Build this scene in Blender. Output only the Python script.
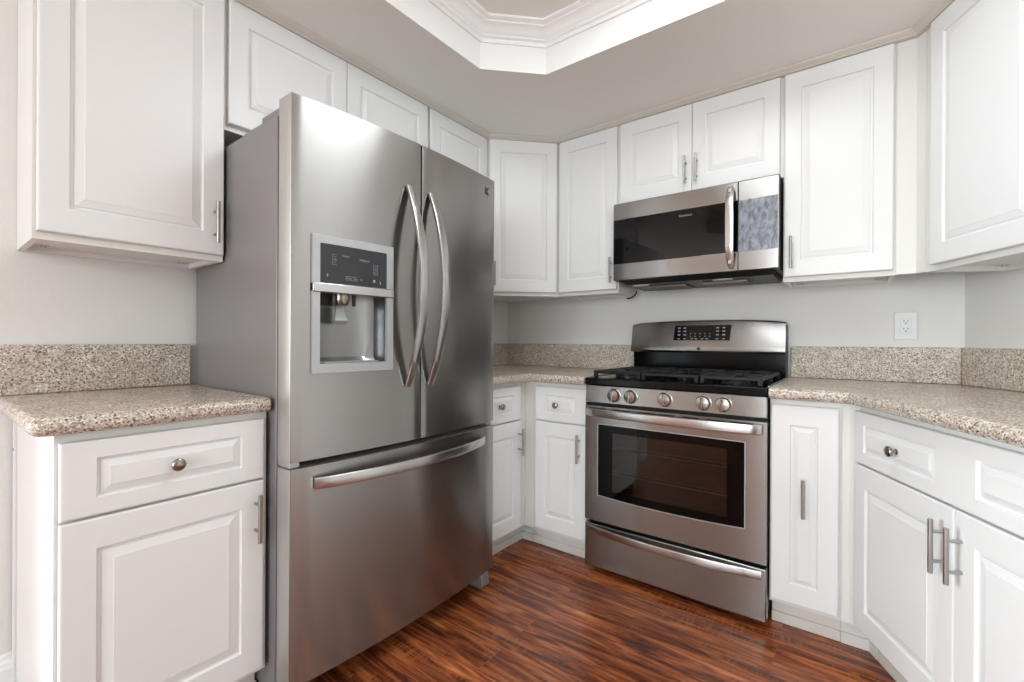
import bpy, bmesh, math, random
from mathutils import Vector, Matrix
random.seed(7)
S = bpy.context.scene
for o in list(bpy.data.objects): bpy.data.objects.remove(o)
COL = S.collection
PI = math.pi
rad = math.radians

# ------------------------------------------------------------------ camera
F_PX, YAW, PITCH, ROLL = 456.7, rad(37.2067), rad(-0.0141), rad(0.2974)
cd = bpy.data.cameras.new('camera'); cam = bpy.data.objects.new('camera', cd); COL.objects.link(cam)
cd.sensor_width = 36.0; cd.lens = F_PX / 1024 * 36; cd.clip_start = 0.02
Fv = Vector((-math.sin(YAW), math.cos(YAW), 0)); Rv = Vector((math.cos(YAW), math.sin(YAW), 0)); Uv = Vector((0, 0, 1))
F2 = Fv*math.cos(PITCH) + Uv*math.sin(PITCH); U2 = Uv*math.cos(PITCH) - Fv*math.sin(PITCH)
R3 = Rv*math.cos(ROLL) + U2*math.sin(ROLL); U3 = U2*math.cos(ROLL) - Rv*math.sin(ROLL)
M = Matrix((R3, U3, -F2)).transposed().to_4x4(); M.translation = Vector((2.0165, -2.6001, 1.0848))
cam.matrix_world = M
S.camera = cam

# ------------------------------------------------------------------ world, exposure
S.view_settings.view_transform = 'Standard'
try: S.view_settings.look = 'None'
except Exception: pass
S.view_settings.gamma = 1.0
S.view_settings.use_curve_mapping = False
S.view_settings.exposure = 0.2
W = bpy.data.worlds.new('world'); S.world = W; W.use_nodes = True
W.node_tree.nodes['Background'].inputs[0].default_value = (0.80, 0.92, 1.0, 1)
W.node_tree.nodes['Background'].inputs[1].default_value = 2.7

def area(name, loc, rot, sx, sy, power, color=(1, 1, 1)):
    l = bpy.data.lights.new(name, 'AREA'); l.shape = 'RECTANGLE'; l.size = sx; l.size_y = sy; l.energy = power; l.color = color
    o = bpy.data.objects.new(name, l); COL.objects.link(o); o.location = loc; o.rotation_euler = rot; return o
# area lights added as fill at invented, unseen windows behind the camera
area('window_fill', (2.7, -6.45, 1.2), (rad(90), 0, 0), 3.2, 2.0, 58, (0.86, 0.965, 1.02))
area('window_fill', (-2.45, -5.7, 1.25), (rad(90), 0, rad(-90)), 2.2, 1.6, 270, (0.86, 0.965, 1.02))

# ------------------------------------------------------------------ materials
def lin(c): return tuple(((v/12.92) if v <= .04045 else ((v+.055)/1.055)**2.4) for v in c)
def new_mat(name):
    m = bpy.data.materials.new(name); m.use_nodes = True
    nt = m.node_tree; b = nt.nodes['Principled BSDF']; return m, nt, b
def N(nt, t, **kw):
    n = nt.nodes.new(t)
    for k, v in kw.items():
        if k.startswith('i_'): n.inputs[k[2:].replace('_', ' ')].default_value = v
        else: setattr(n, k, v)
    return n
def coords(nt, scale=(1, 1, 1), kind='Object'):
    tc = N(nt, 'ShaderNodeTexCoord'); mp = N(nt, 'ShaderNodeMapping'); mp.inputs['Scale'].default_value = scale
    nt.links.new(tc.outputs[kind], mp.inputs['Vector']); return mp.outputs['Vector']
def bump(nt, b, src, strength, dist):
    bp = N(nt, 'ShaderNodeBump'); bp.inputs['Strength'].default_value = strength; bp.inputs['Distance'].default_value = dist
    nt.links.new(src, bp.inputs['Height']); nt.links.new(bp.outputs[0], b.inputs['Normal']); return bp
def plain(name, col, rough=.5, metal=0., spec=.5, noise=0., nscale=20., coat=0., emit=None):
    m, nt, b = new_mat(name)
    b.inputs['Base Color'].default_value = (*lin(col), 1); b.inputs['Roughness'].default_value = rough
    b.inputs['Metallic'].default_value = metal; b.inputs['Specular IOR Level'].default_value = spec
    b.inputs['Coat Weight'].default_value = coat; b.inputs['Coat Roughness'].default_value = .05
    v = coords(nt); t = N(nt, 'ShaderNodeTexNoise'); t.inputs['Scale'].default_value = nscale; t.inputs['Detail'].default_value = 3
    nt.links.new(v, t.inputs['Vector'])
    r = N(nt, 'ShaderNodeMapRange'); r.inputs['To Min'].default_value = rough*.9; r.inputs['To Max'].default_value = min(1, rough*1.1)
    nt.links.new(t.outputs['Fac'], r.inputs['Value']); nt.links.new(r.outputs[0], b.inputs['Roughness'])
    if noise: bump(nt, b, t.outputs['Fac'], noise, .002)
    if emit:
        b.inputs['Emission Color'].default_value = (*emit[0], 1); b.inputs['Emission Strength'].default_value = emit[1]
    return m
def painted_wood(name, col, rough=.33):
    m, nt, b = new_mat(name)
    b.inputs['Base Color'].default_value = (*lin(col), 1); b.inputs['Roughness'].default_value = rough
    v = coords(nt, (160, 160, 5)); t = N(nt, 'ShaderNodeTexNoise'); t.inputs['Scale'].default_value = 1; t.inputs['Detail'].default_value = 4
    nt.links.new(v, t.inputs['Vector']); bump(nt, b, t.outputs['Fac'], .10, .001)
    return m
def wall_paint(name, col, strength=.35):
    m, nt, b = new_mat(name)
    b.inputs['Base Color'].default_value = (*lin(col), 1); b.inputs['Roughness'].default_value = .6
    v = coords(nt); t = N(nt, 'ShaderNodeTexNoise'); t.inputs['Scale'].default_value = 130; t.inputs['Detail'].default_value = 2
    nt.links.new(v, t.inputs['Vector']); bump(nt, b, t.outputs['Fac'], strength, .002)
    return m
def steel(name, col=(.74, .73, .72), rough=.30, aniso=.7, rot=.25, streak='z', fine=0):
    m, nt, b = new_mat(name)
    b.inputs['Base Color'].default_value = (*lin(col), 1); b.inputs['Metallic'].default_value = 1
    b.inputs['Roughness'].default_value = rough; b.inputs['Anisotropic'].default_value = aniso; b.inputs['Anisotropic Rotation'].default_value = rot
    tg = N(nt, 'ShaderNodeTangent'); tg.direction_type = 'RADIAL'; tg.axis = 'Z'; nt.links.new(tg.outputs[0], b.inputs['Tangent'])
    sc = (3, 3, 900) if streak == 'z' else (900, 900, 3)
    v = coords(nt, sc); t = N(nt, 'ShaderNodeTexNoise'); t.inputs['Scale'].default_value = 1; t.inputs['Detail'].default_value = 3
    nt.links.new(v, t.inputs['Vector'])
    r = N(nt, 'ShaderNodeMapRange'); r.inputs['To Min'].default_value = rough*.93; r.inputs['To Max'].default_value = rough*1.08
    nt.links.new(t.outputs['Fac'], r.inputs['Value']); nt.links.new(r.outputs[0], b.inputs['Roughness'])
    if fine: bump(nt, b, t.outputs['Fac'], fine, .0005)
    return m
def granite(name, rough=.20):
    m, nt, b = new_mat(name)
    v = coords(nt)
    vo = N(nt, 'ShaderNodeTexVoronoi'); vo.inputs['Scale'].default_value = 260; nt.links.new(v, vo.inputs['Vector'])
    sep = N(nt, 'ShaderNodeSeparateColor'); nt.links.new(vo.outputs['Color'], sep.inputs[0])
    cr = N(nt, 'ShaderNodeValToRGB'); cr.color_ramp.interpolation = 'CONSTANT'
    stops = [(0, (.40, .35, .31)), (.08, (.58, .52, .46)), (.22, (.70, .64, .57)), (.40, (.79, .74, .675)), (.60, (.86, .82, .77)), (.80, (.76, .74, .72)), (.90, (.93, .905, .875))]
    cr.color_ramp.elements[0].color = (*lin(stops[0][1]), 1); cr.color_ramp.elements[0].position = 0
    cr.color_ramp.elements[1].color = (*lin(stops[1][1]), 1); cr.color_ramp.elements[1].position = stops[1][0]
    for p_, c in stops[2:]:
        e = cr.color_ramp.elements.new(p_); e.color = (*lin(c), 1)
    nt.links.new(sep.outputs[0], cr.inputs[0])
    n2 = N(nt, 'ShaderNodeTexNoise'); n2.inputs['Scale'].default_value = 14; n2.inputs['Detail'].default_value = 3; nt.links.new(v, n2.inputs['Vector'])
    mr = N(nt, 'ShaderNodeMapRange'); mr.inputs['From Min'].default_value = .4; mr.inputs['From Max'].default_value = .7; mr.inputs['To Max'].default_value = .35
    nt.links.new(n2.outputs['Fac'], mr.inputs['Value'])
    mx = N(nt, 'ShaderNodeMix', data_type='RGBA'); nt.links.new(mr.outputs[0], mx.inputs[0]); nt.links.new(cr.outputs[0], mx.inputs[6])
    mx.inputs[7].default_value = (*lin((.66, .58, .49)), 1)
    nt.links.new(mx.outputs[2], b.inputs['Base Color'])
    b.inputs['Roughness'].default_value = rough
    return m
def wood_floor(name):
    m, nt, b = new_mat(name)
    tc = N(nt, 'ShaderNodeTexCoord')
    mp = N(nt, 'ShaderNodeMapping'); mp.inputs['Location'].default_value = (0.2, 1.343, 0); nt.links.new(tc.outputs['Object'], mp.inputs['Vector'])
    br = N(nt, 'ShaderNodeTexBrick'); br.offset = .37; br.offset_frequency = 2; br.inputs['Scale'].default_value = 1
    br.inputs['Mortar Size'].default_value = .0009; br.inputs['Brick Width'].default_value = 1.22; br.inputs['Row Height'].default_value = .125
    br.inputs['Color1'].default_value = (0, 0, 0, 1); br.inputs['Color2'].default_value = (1, 1, 1, 1); br.inputs['Mortar'].default_value = (.5, .5, .5, 1)
    br.inputs['Mortar Smooth'].default_value = 0
    nt.links.new(mp.outputs[0], br.inputs['Vector'])
    # per-plank offset of the grain
    vm = N(nt, 'ShaderNodeVectorMath', operation='MULTIPLY'); vm.inputs[1].default_value = (5, 7, 3)
    nt.links.new(br.outputs['Color'], vm.inputs[0])
    ad = N(nt, 'ShaderNodeVectorMath', operation='ADD'); nt.links.new(tc.outputs['Object'], ad.inputs[0]); nt.links.new(vm.outputs[0], ad.inputs[1])
    m1 = N(nt, 'ShaderNodeMapping'); m1.inputs['Scale'].default_value = (2.4, 25, 1); nt.links.new(ad.outputs[0], m1.inputs['Vector'])
    g1 = N(nt, 'ShaderNodeTexNoise'); g1.inputs['Scale'].default_value = 1.5; g1.inputs['Detail'].default_value = 7; g1.inputs['Roughness'].default_value = .62; g1.inputs['Distortion'].default_value = .8
    nt.links.new(m1.outputs[0], g1.inputs['Vector'])
    cr = N(nt, 'ShaderNodeValToRGB')
    st = [(.30, (.22, .105, .07)), (.42, (.40, .20, .12)), (.51, (.56, .295, .17)), (.60, (.69, .395, .225)), (.72, (.83, .55, .32))]
    cr.color_ramp.elements[0].position = st[0][0]; cr.color_ramp.elements[0].color = (*lin(st[0][1]), 1)
    cr.color_ramp.elements[1].position = st[1][0]; cr.color_ramp.elements[1].color = (*lin(st[1][1]), 1)
    for p_, c in st[2:]: cr.color_ramp.elements.new(p_).color = (*lin(c), 1)
    nt.links.new(g1.outputs['Fac'], cr.inputs[0])
    # short cross figure ("ladder" flecks)
    m2 = N(nt, 'ShaderNodeMapping'); m2.inputs['Scale'].default_value = (110, 14, 1); nt.links.new(ad.outputs[0], m2.inputs['Vector'])
    g2 = N(nt, 'ShaderNodeTexNoise'); g2.inputs['Scale'].default_value = 1; g2.inputs['Detail'].default_value = 2; nt.links.new(m2.outputs[0], g2.inputs['Vector'])
    m3 = N(nt, 'ShaderNodeMapping'); m3.inputs['Scale'].default_value = (3, 14, 1); nt.links.new(ad.outputs[0], m3.inputs['Vector'])
    g3 = N(nt, 'ShaderNodeTexNoise'); g3.inputs['Scale'].default_value = 1; g3.inputs['Detail'].default_value = 2; nt.links.new(m3.outputs[0], g3.inputs['Vector'])
    r3 = N(nt, 'ShaderNodeMapRange'); r3.inputs['From Min'].default_value = .5; r3.inputs['From Max'].default_value = .7; nt.links.new(g3.outputs['Fac'], r3.inputs['Value'])
    r2 = N(nt, 'ShaderNodeMapRange'); r2.inputs['From Min'].default_value = .48; r2.inputs['From Max'].default_value = .62; nt.links.new(g2.outputs['Fac'], r2.inputs['Value'])
    mu = N(nt, 'ShaderNodeMath', operation='MULTIPLY'); nt.links.new(r3.outputs[0], mu.inputs[0]); nt.links.new(r2.outputs[0], mu.inputs[1])
    mu2 = N(nt, 'ShaderNodeMath', operation='MULTIPLY'); nt.links.new(mu.outputs[0], mu2.inputs[0]); mu2.inputs[1].default_value = .38
    mx = N(nt, 'ShaderNodeMix', data_type='RGBA'); nt.links.new(mu2.outputs[0], mx.inputs[0]); nt.links.new(cr.outputs[0], mx.inputs[6]); mx.inputs[7].default_value = (*lin((.80, .50, .26)), 1)
    # plank tone
    rp = N(nt, 'ShaderNodeMapRange'); rp.inputs['To Min'].default_value = .82; rp.inputs['To Max'].default_value = 1.12; nt.links.new(br.outputs['Color'], rp.inputs['Value'])
    hs = N(nt, 'ShaderNodeHueSaturation'); nt.links.new(mx.outputs[2], hs.inputs['Color']); nt.links.new(rp.outputs[0], hs.inputs['Value'])
    # seams
    mx2 = N(nt, 'ShaderNodeMix', data_type='RGBA'); mf = N(nt, 'ShaderNodeMath', operation='MULTIPLY'); nt.links.new(br.outputs['Fac'], mf.inputs[0]); mf.inputs[1].default_value = .6
    nt.links.new(mf.outputs[0], mx2.inputs[0]); nt.links.new(hs.outputs[0], mx2.inputs[6]); mx2.inputs[7].default_value = (*lin((.62, .38, .24)), 1)
    nt.links.new(mx2.outputs[2], b.inputs['Base Color'])
    b.inputs['Roughness'].default_value = .24
    bump(nt, b, g1.outputs['Fac'], .12, .0015)
    return m

MT = {}
MT['cab'] = painted_wood('white_cabinet_paint', (.92, .922, .918))
MT['frame'] = painted_wood('shaded_frame_paint', (.90, .895, .875))  # warm shade of the gaps behind the doors is put in this colour
MT['under'] = plain('cabinet_underside', (.88, .86, .83), .6)
MT['toe'] = painted_wood('toe_kick_paint', (.87, .85, .825), .5)
MT['wall'] = wall_paint('wall_paint', (.905, .90, .885))
MT['far'] = wall_paint('dimmed_dining_wall', (.50, .47, .44))  # colour darkened so the steel reflects a dimmer room
MT['ceil'] = wall_paint('ceiling_paint', (.94, .93, .91), .15)
MT['trim'] = plain('trim_paint', (.95, .95, .945), .4)
MT['crownsm'] = plain('cabinet_trim_paint', (.84, .815, .78), .45)
MT['steel'] = steel('stainless_steel', (.635, .625, .615), .25, .9)
MT['steel_h'] = steel('stainless_handle', (.76, .755, .75), .25, .7)
MT['steel_bar'] = steel('brushed_nickel_bar', (.66, .65, .63), .30, 0.3, 0, 'z', .02)
MT['nickel'] = plain('satin_nickel', (.62, .60, .57), .22, 1)
MT['side'] = plain('grey_appliance_side', (.56, .55, .55), .36, .35)
MT['doorside'] = plain('grey_door_edge', (.72, .71, .70), .35, .6)
MT['black'] = plain('black_enamel', (.012, .012, .014), .14, 0, .25)
MT['glass'] = plain('black_glass', (.02, .02, .022), .03, 0, .35)
MT['panel'] = plain('black_panel', (.015, .015, .017), .06, 0, .22)
MT['darkpl'] = plain('dark_plastic', (.13, .13, .135), .4)
MT['iron'] = plain('cast_iron', (.045, .046, .052), .40, 0, .4, .4, 300)
MT['screen'] = plain('control_glass', (.15, .155, .165), .08)
MT['ink'] = plain('printed_grey', (.62, .64, .66), .5)
MT['silver'] = plain('silver_plastic', (.72, .73, .735), .32, .55)
MT['chamber'] = plain('dispenser_metal', (.62, .625, .63), .25, .9)
MT['granite'] = granite('speckled_granite')
MT['splash'] = granite('speckled_granite_upright', .5)
MT['floor'] = wood_floor('reddish_wood_floor')
MT['outlet'] = plain('white_plastic', (.89, .89, .88), .3)
MT['dark'] = plain('dark_void', (.04, .04, .04), .8)
MT['rack'] = plain('oven_rack_wire', (.70, .68, .66), .3, 1)
MT['cavity'] = plain('oven_cavity', (.20, .12, .09), .5)
MT['lamp'] = plain('unseen_lamp_glow', (1, 1, 1), .4, emit=((.90, .985, 1.02), 9.5))
MT['globe'] = plain('pendant_fill_glow', (1, 1, 1), .4, emit=((.93, .985, 1.0), 24.0))  # glow of the added pendants, fill for walls and ceiling
MT['lampside'] = plain('unseen_lamp_side_glow', (1, 1, 1), .4, emit=((.95, .985, 1.0), 4.0))  # rim glow added to brighten the tray
MT['filter'] = plain('filter_mesh', (.45, .44, .42), .4, .8)
MT['bulb'] = plain('hood_lamp_cover', (.85, .88, .86), .25)
MT['blue'] = plain('blue_tape', (.20, .55, .80), .6)

def film_mat():
    m, nt, b = new_mat('protective_film')
    v = coords(nt, (1, 1, .45))
    n = N(nt, 'ShaderNodeTexNoise'); n.inputs['Scale'].default_value = 38; n.inputs['Detail'].default_value = 6; n.inputs['Distortion'].default_value = 1.5
    nt.links.new(v, n.inputs['Vector'])
    cr = N(nt, 'ShaderNodeValToRGB'); cr.color_ramp.elements[0].position = .34; cr.color_ramp.elements[0].color = (*lin((.40, .41, .44)), 1)
    cr.color_ramp.elements[1].position = .62; cr.color_ramp.elements[1].color = (*lin((.60, .62, .66)), 1)
    nt.links.new(n.outputs['Fac'], cr.inputs[0]); nt.links.new(cr.outputs[0], b.inputs['Base Color'])
    b.inputs['Roughness'].default_value = .12
    bump(nt, b, n.outputs['Fac'], .6, .006)
    return m
MT['film'] = film_mat()
def oven_glass():
    m, nt, b = new_mat('tinted_oven_glass')
    tr = N(nt, 'ShaderNodeBsdfTransparent'); tr.inputs[0].default_value = (.55, .50, .47, 1)
    gl = N(nt, 'ShaderNodeBsdfGlossy'); gl.inputs['Roughness'].default_value = .03; gl.inputs['Color'].default_value = (.8, .8, .8, 1)
    fr = N(nt, 'ShaderNodeFresnel'); fr.inputs[0].default_value = 1.6
    mx = N(nt, 'ShaderNodeMixShader'); nt.links.new(fr.outputs[0], mx.inputs[0]); nt.links.new(tr.outputs[0], mx.inputs[1]); nt.links.new(gl.outputs[0], mx.inputs[2])
    nt.links.new(mx.outputs[0], nt.nodes['Material Output'].inputs[0]); return m
MT['oglass'] = oven_glass()

# ------------------------------------------------------------------ mesh helpers
def obj(name, bm, mat, parent=None, bevel=0, seg=2, smooth=False, label=None):
    bmesh.ops.recalc_face_normals(bm, faces=bm.faces)
    me = bpy.data.meshes.new(name); bm.to_mesh(me); bm.free()
    me.materials.append(MT[mat] if isinstance(mat, str) else mat)
    o = bpy.data.objects.new(name, me); COL.objects.link(o)
    if parent is not None: o.parent = parent
    if bevel:
        md = o.modifiers.new('bevel', 'BEVEL'); md.width = bevel; md.segments = seg; md.limit_method = 'ANGLE'; md.angle_limit = rad(40)
        md.harden_normals = False
    if smooth or bevel:
        for p in me.polygons: p.use_smooth = True
        try: me.set_sharp_from_angle(angle=rad(35))
        except Exception: pass
    if label: o['label'] = label
    return o
def thing(name, label, cat, loc=(0, 0, 0), rotz=0, group=None):
    o = bpy.data.objects.new(name, None); COL.objects.link(o); o.empty_display_size = .1
    o.location = loc; o.rotation_euler = (0, 0, rotz); o['label'] = label; o['category'] = cat
    if group: o['group'] = group
    return o
def tag(o, label, cat, group=None):
    o['label'] = label; o['category'] = cat
    if group: o['group'] = group
    return o
def struct(name, bm, mat, **kw):
    o = obj(name, bm, mat, **kw); o['kind'] = 'structure'; return o
def B(): return bmesh.new()
def box(bm, x0, x1, y0, y1, z0, z1):
    vs = [bm.verts.new((x, y, z)) for x in (x0, x1) for y in (y0, y1) for z in (z0, z1)]
    for f in ((0, 1, 3, 2), (4, 6, 7, 5), (0, 4, 5, 1), (2, 3, 7, 6), (0, 2, 6, 4), (1, 5, 7, 3)):
        bm.faces.new([vs[i] for i in f])
    return bm
def bx(*a): return box(B(), *a)
def prism(bm, pts, z0, z1):
    lo = [bm.verts.new((x, y, z0)) for x, y in pts]; hi = [bm.verts.new((x, y, z1)) for x, y in pts]
    n = len(pts)
    for i in range(n): bm.faces.new((lo[i], lo[(i+1) % n], hi[(i+1) % n], hi[i]))
    bm.faces.new(lo[::-1]); bm.faces.new(hi); return bm
def loft(bm, rings, closed=True, cap=True):
    R_ = [[bm.verts.new(p) for p in r] for r in rings]
    n = len(R_[0])
    for a, b in zip(R_[:-1], R_[1:]):
        for i in range(n if closed else n-1): bm.faces.new((a[i], a[(i+1) % n], b[(i+1) % n], b[i]))
    if cap: bm.faces.new(R_[0][::-1]); bm.faces.new(R_[-1])
    return bm
def lathe(bm, prof, seg=20, axis='z', c=(0, 0, 0)):
    rings = []
    for r, h in prof:
        ring = []
        for i in range(seg):
            a = 2*PI*i/seg; u, v = max(r, 1e-5)*math.cos(a), max(r, 1e-5)*math.sin(a)
            p = {'z': (u, v, h), 'y': (u, -h, v), 'x': (h, u, v)}[axis]   # axis y: h grows towards -y
            ring.append((p[0]+c[0], p[1]+c[1], p[2]+c[2]))
        rings.append(ring)
    return loft(bm, rings)
def tube(bm, pts, r, seg=10):
    pts = [Vector(p) for p in pts]; rings = []
    ref = Vector((0, 0, 1))
    for i, p in enumerate(pts):
        d = (pts[min(i+1, len(pts)-1)] - pts[max(i-1, 0)]).normalized()
        u = d.cross(ref)
        if u.length < .01: u = d.cross(Vector((1, 0, 0)))
        u.normalize(); v = u.cross(d)
        rings.append([tuple(p + (u*math.cos(2*PI*k/seg) + v*math.sin(2*PI*k/seg))*r) for k in range(seg)])
    return loft(bm, rings)
def sweep_rect(bm, pts, side, w, t, rnd=.3):
    """flat bar: pts centre line, side = width direction, w width, t thickness; rounded section"""
    pts = [Vector(p) for p in pts]; side = Vector(side).normalized(); rings = []
    for i, p in enumerate(pts):
        d = (pts[min(i+1, len(pts)-1)] - pts[max(i-1, 0)]).normalized()
        n = d.cross(side).normalized()
        ww = w[i] if isinstance(w, (list, tuple)) else w
        ring = []
        for k in range(16):
            a = 2*PI*k/16; c, s = math.cos(a), math.sin(a)
            e = .25
            ring.append(tuple(p + side*(ww/2*math.copysign(abs(c)**e, c)) + n*(t/2*math.copysign(abs(s)**.4, s))))
        rings.append(ring)
    return loft(bm, rings)
def text_mesh(name, body, size, loc, rot, mat, parent, extrude=.0004, align='CENTER'):
    cu = bpy.data.curves.new(name, 'FONT'); cu.body = body; cu.size = size; cu.extrude = extrude; cu.align_x = align; cu.align_y = 'CENTER'
    t = bpy.data.objects.new(name+'_tmp', cu); COL.objects.link(t)
    dg = bpy.context.evaluated_depsgraph_get(); me = bpy.data.meshes.new_from_object(t.evaluated_get(dg))
    bpy.data.objects.remove(t); bpy.data.curves.remove(cu)
    me.materials.clear(); me.materials.append(MT[mat]); me.name = name
    o = bpy.data.objects.new(name, me); COL.objects.link(o); o.parent = parent; o.location = loc; o.rotation_euler = rot
    return o

# ------------------------------------------------------------------ key dimensions (metres)
TH = rad(63)
ZC = 2.276                       # soffit height
YU, XU = .296, .305              # faces of upper doors
YB, XB = .638, .6255             # faces of base doors
ZU0, ZU1 = 1.369, 2.250          # upper doors
ZD, ZDT, ZDB = .6765, .853, .122   # gap between drawer and door, drawer top, door bottom
XW = 2.361                       # where back wall meets the angled wall
dirw = Vector((math.cos(TH), -math.sin(TH), 0)); nrm = Vector((-math.sin(TH), -math.cos(TH), 0))
def W2(s, d=0): v = Vector((XW, 0, 0)) + dirw*s + nrm*d; return (v.x, v.y)

# ------------------------------------------------------------------ room shell
SL = 2.6
pe = W2(SL)
floor_pts = [(-2.6, -7), (5.2, -7), (5.2, -4.6), pe, (XW, 0), (0, 0), (0, -2.56), (-2.6, -2.56)]
ext = [(-2.75, -7.15), (5.35, -7.15), (5.35, .15), (-2.75, .15)]
bm = B(); prism(bm, ext, -.05, 0); struct('floor', bm, 'floor')
# soffit ceiling with the chamfered tray opening
tx0, tx1, ty1, ty0, ch = .690, 2.45, -.886, -3.60, .208
def tray(d):
    k = d*math.tan(PI/8)
    a, b, c, e = tx0+d, tx1-d, ty1-d, ty0+d; q = ch - 2*d + 2*k + 0*d
    q = ch - d*(2-math.sqrt(2))
    return [(a+q, c), (b-q, c), (b, c-q), (b, e+q), (b-q, e), (a+q, e), (a, e+q), (a, c-q)]
bm = B()
inn = [bm.verts.new((x, y, ZC)) for x, y in tray(0)]
E0, E1, E2, E3 = [bm.verts.new(p) for p in ((-2.75, .15, ZC), (5.35, .15, ZC), (5.35, -7.15, ZC), (-2.75, -7.15, ZC))]
bm.faces.new((E0, E1, inn[1], inn[0])); bm.faces.new((E1, inn[2], inn[1])); bm.faces.new((E1, E2, inn[3], inn[2])); bm.faces.new((E2, inn[4], inn[3]))
bm.faces.new((E2, E3, inn[5], inn[4])); bm.faces.new((E3, inn[6], inn[5])); bm.faces.new((E3, E0, inn[7], inn[6])); bm.faces.new((E0, inn[0], inn[7]))
struct('ceiling', bm, 'ceil')
bm = B(); ZT = 2.475
loft(bm, [[(x, y, ZC) for x, y in tray(0)], [(x, y, ZT) for x, y in tray(0)]], cap=False)
struct('trim_1', bm, 'trim')
prof = [(0, 2.392), (.007, 2.392), (.010, 2.404), (.007, 2.409), (.013, 2.411), (.017, 2.416), (.017, 2.421), (.012, 2.424), (.019, 2.428), (.024, 2.436), (.033, 2.446), (.046, 2.453), (.052, 2.455), (.055, 2.460), (.066, 2.462), (.072, 2.467), (.072, 2.475)]
bm = B(); loft(bm, [[(x, y, z) for x, y in tray(d)] for d, z in prof], cap=False)
struct('trim_2', bm, 'trim', smooth=True)
bm = B(); prism(bm, tray(-.02), ZT, ZT+.03); struct('ceiling_tray', bm, 'ceil')
# walls
T_ = .12
struct('wall_left', bx(-T_, 0, -2.95, T_, 0, ZC), 'wall')  # extended past the cabinets to keep window light off their end panels
struct('wall_back', bx(0, XW, 0, T_, 0, ZC), 'wall')
a, b_ = W2(0), W2(SL); c_, d_ = W2(SL, -T_), (XW+T_*math.tan(TH/2)*1.0, T_)
bm = B(); prism(bm, [a, b_, c_, (XW+.07, T_), (XW, T_)], 0, ZC); struct('wall_right', bm, 'wall')
# unseen room behind the camera, made up for light and reflections
bm = B(); box(bm, -2.72, -2.6, -7, -2.44, 0, .45); box(bm, -2.72, -2.6, -7, -2.44, 2.05, ZC); box(bm, -2.72, -2.6, -4.5, -2.44, .45, 2.05); box(bm, -2.72, -2.6, -7, -6.9, .45, 2.05)
struct('wall_dining', bm, 'far')
struct('wall_dining_end', bx(-2.6, -T_, -2.56, -2.44, 0, ZC), 'wall')
bm = B(); box(bm, -2.72, 1.0, -7.12, -7, 0, ZC); box(bm, 4.4, 5.32, -7.12, -7, 0, ZC); box(bm, 1.0, 4.4, -7.12, -7, 2.2, ZC); box(bm, 1.0, 4.4, -7.12, -7, 0, .1)
struct('wall_behind', bm, 'far')
bm = B(); prism(bm, [pe, (5.2, -4.9), (5.32, -4.9), (pe[0]+.14, pe[1]+.02)], 0, ZC); box(bm, 5.2, 5.32, -7, -4.9, 0, ZC); struct('wall_side', bm, 'far')
bm = B()
for x in (1.0, 2.68, 4.35): box(bm, x, x+.05, -7.09, -7.03, .1, 2.2)
box(bm, 1.05, 4.35, -7.09, -7.03, .1, .16); box(bm, 1.05, 4.35, -7.09, -7.03, 2.14, 2.2)
struct('unseen_window', bm, 'trim')
# baseboard on left wall, beyond the cabinet end
bm = B()
loft(bm, [[(x, y, z) for x, z in [(0, 0), (.014, 0), (.014, .105), (.011, .112), (.011, .122), (.006, .130), (.006, .142), (0, .148)]] for y in (-2.95, -2.412)])
struct('baseboard_left', bm, 'trim')
# cabinet-top trim running along every upper cabinet
def off_path(dx):    # path at distance beyond the faces
    xf, yf = XU+dx, -(YU+dx)
    k = math.tan(rad(22.5))
    A = (xf, -2.42); 
    Bp = (xf, -.583 - dx*k); Cp = (.605+dx*k, yf)
    kk = math.tan(TH/2)
    # inside corner of the faces with the angled run
    Dx = 2.187 - dx*math.tan((PI/2-(PI/2-TH/2))) 
    D = (2.187 - dx*math.tan(TH/2), yf)
    Ee = (D[0]+dirw.x*1.15, D[1]+dirw.y*1.15)
    return [A, Bp, Cp, D, Ee]
cp = [(-.03, 2.2515), (.003, 2.2515), (.006, 2.255), (.004, 2.258), (.010, 2.2615), (.018, 2.267), (.022, 2.270), (.024, 2.275), (-.03, 2.275)]
bm = B()
paths = [off_path(d) for d, z in cp]
rings = [[(paths[i][j][0], paths[i][j][1], cp[i][1]) for i in range(len(cp))] for j in range(5)]
loft(bm, rings); struct('trim_3', bm, 'crownsm')

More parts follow.
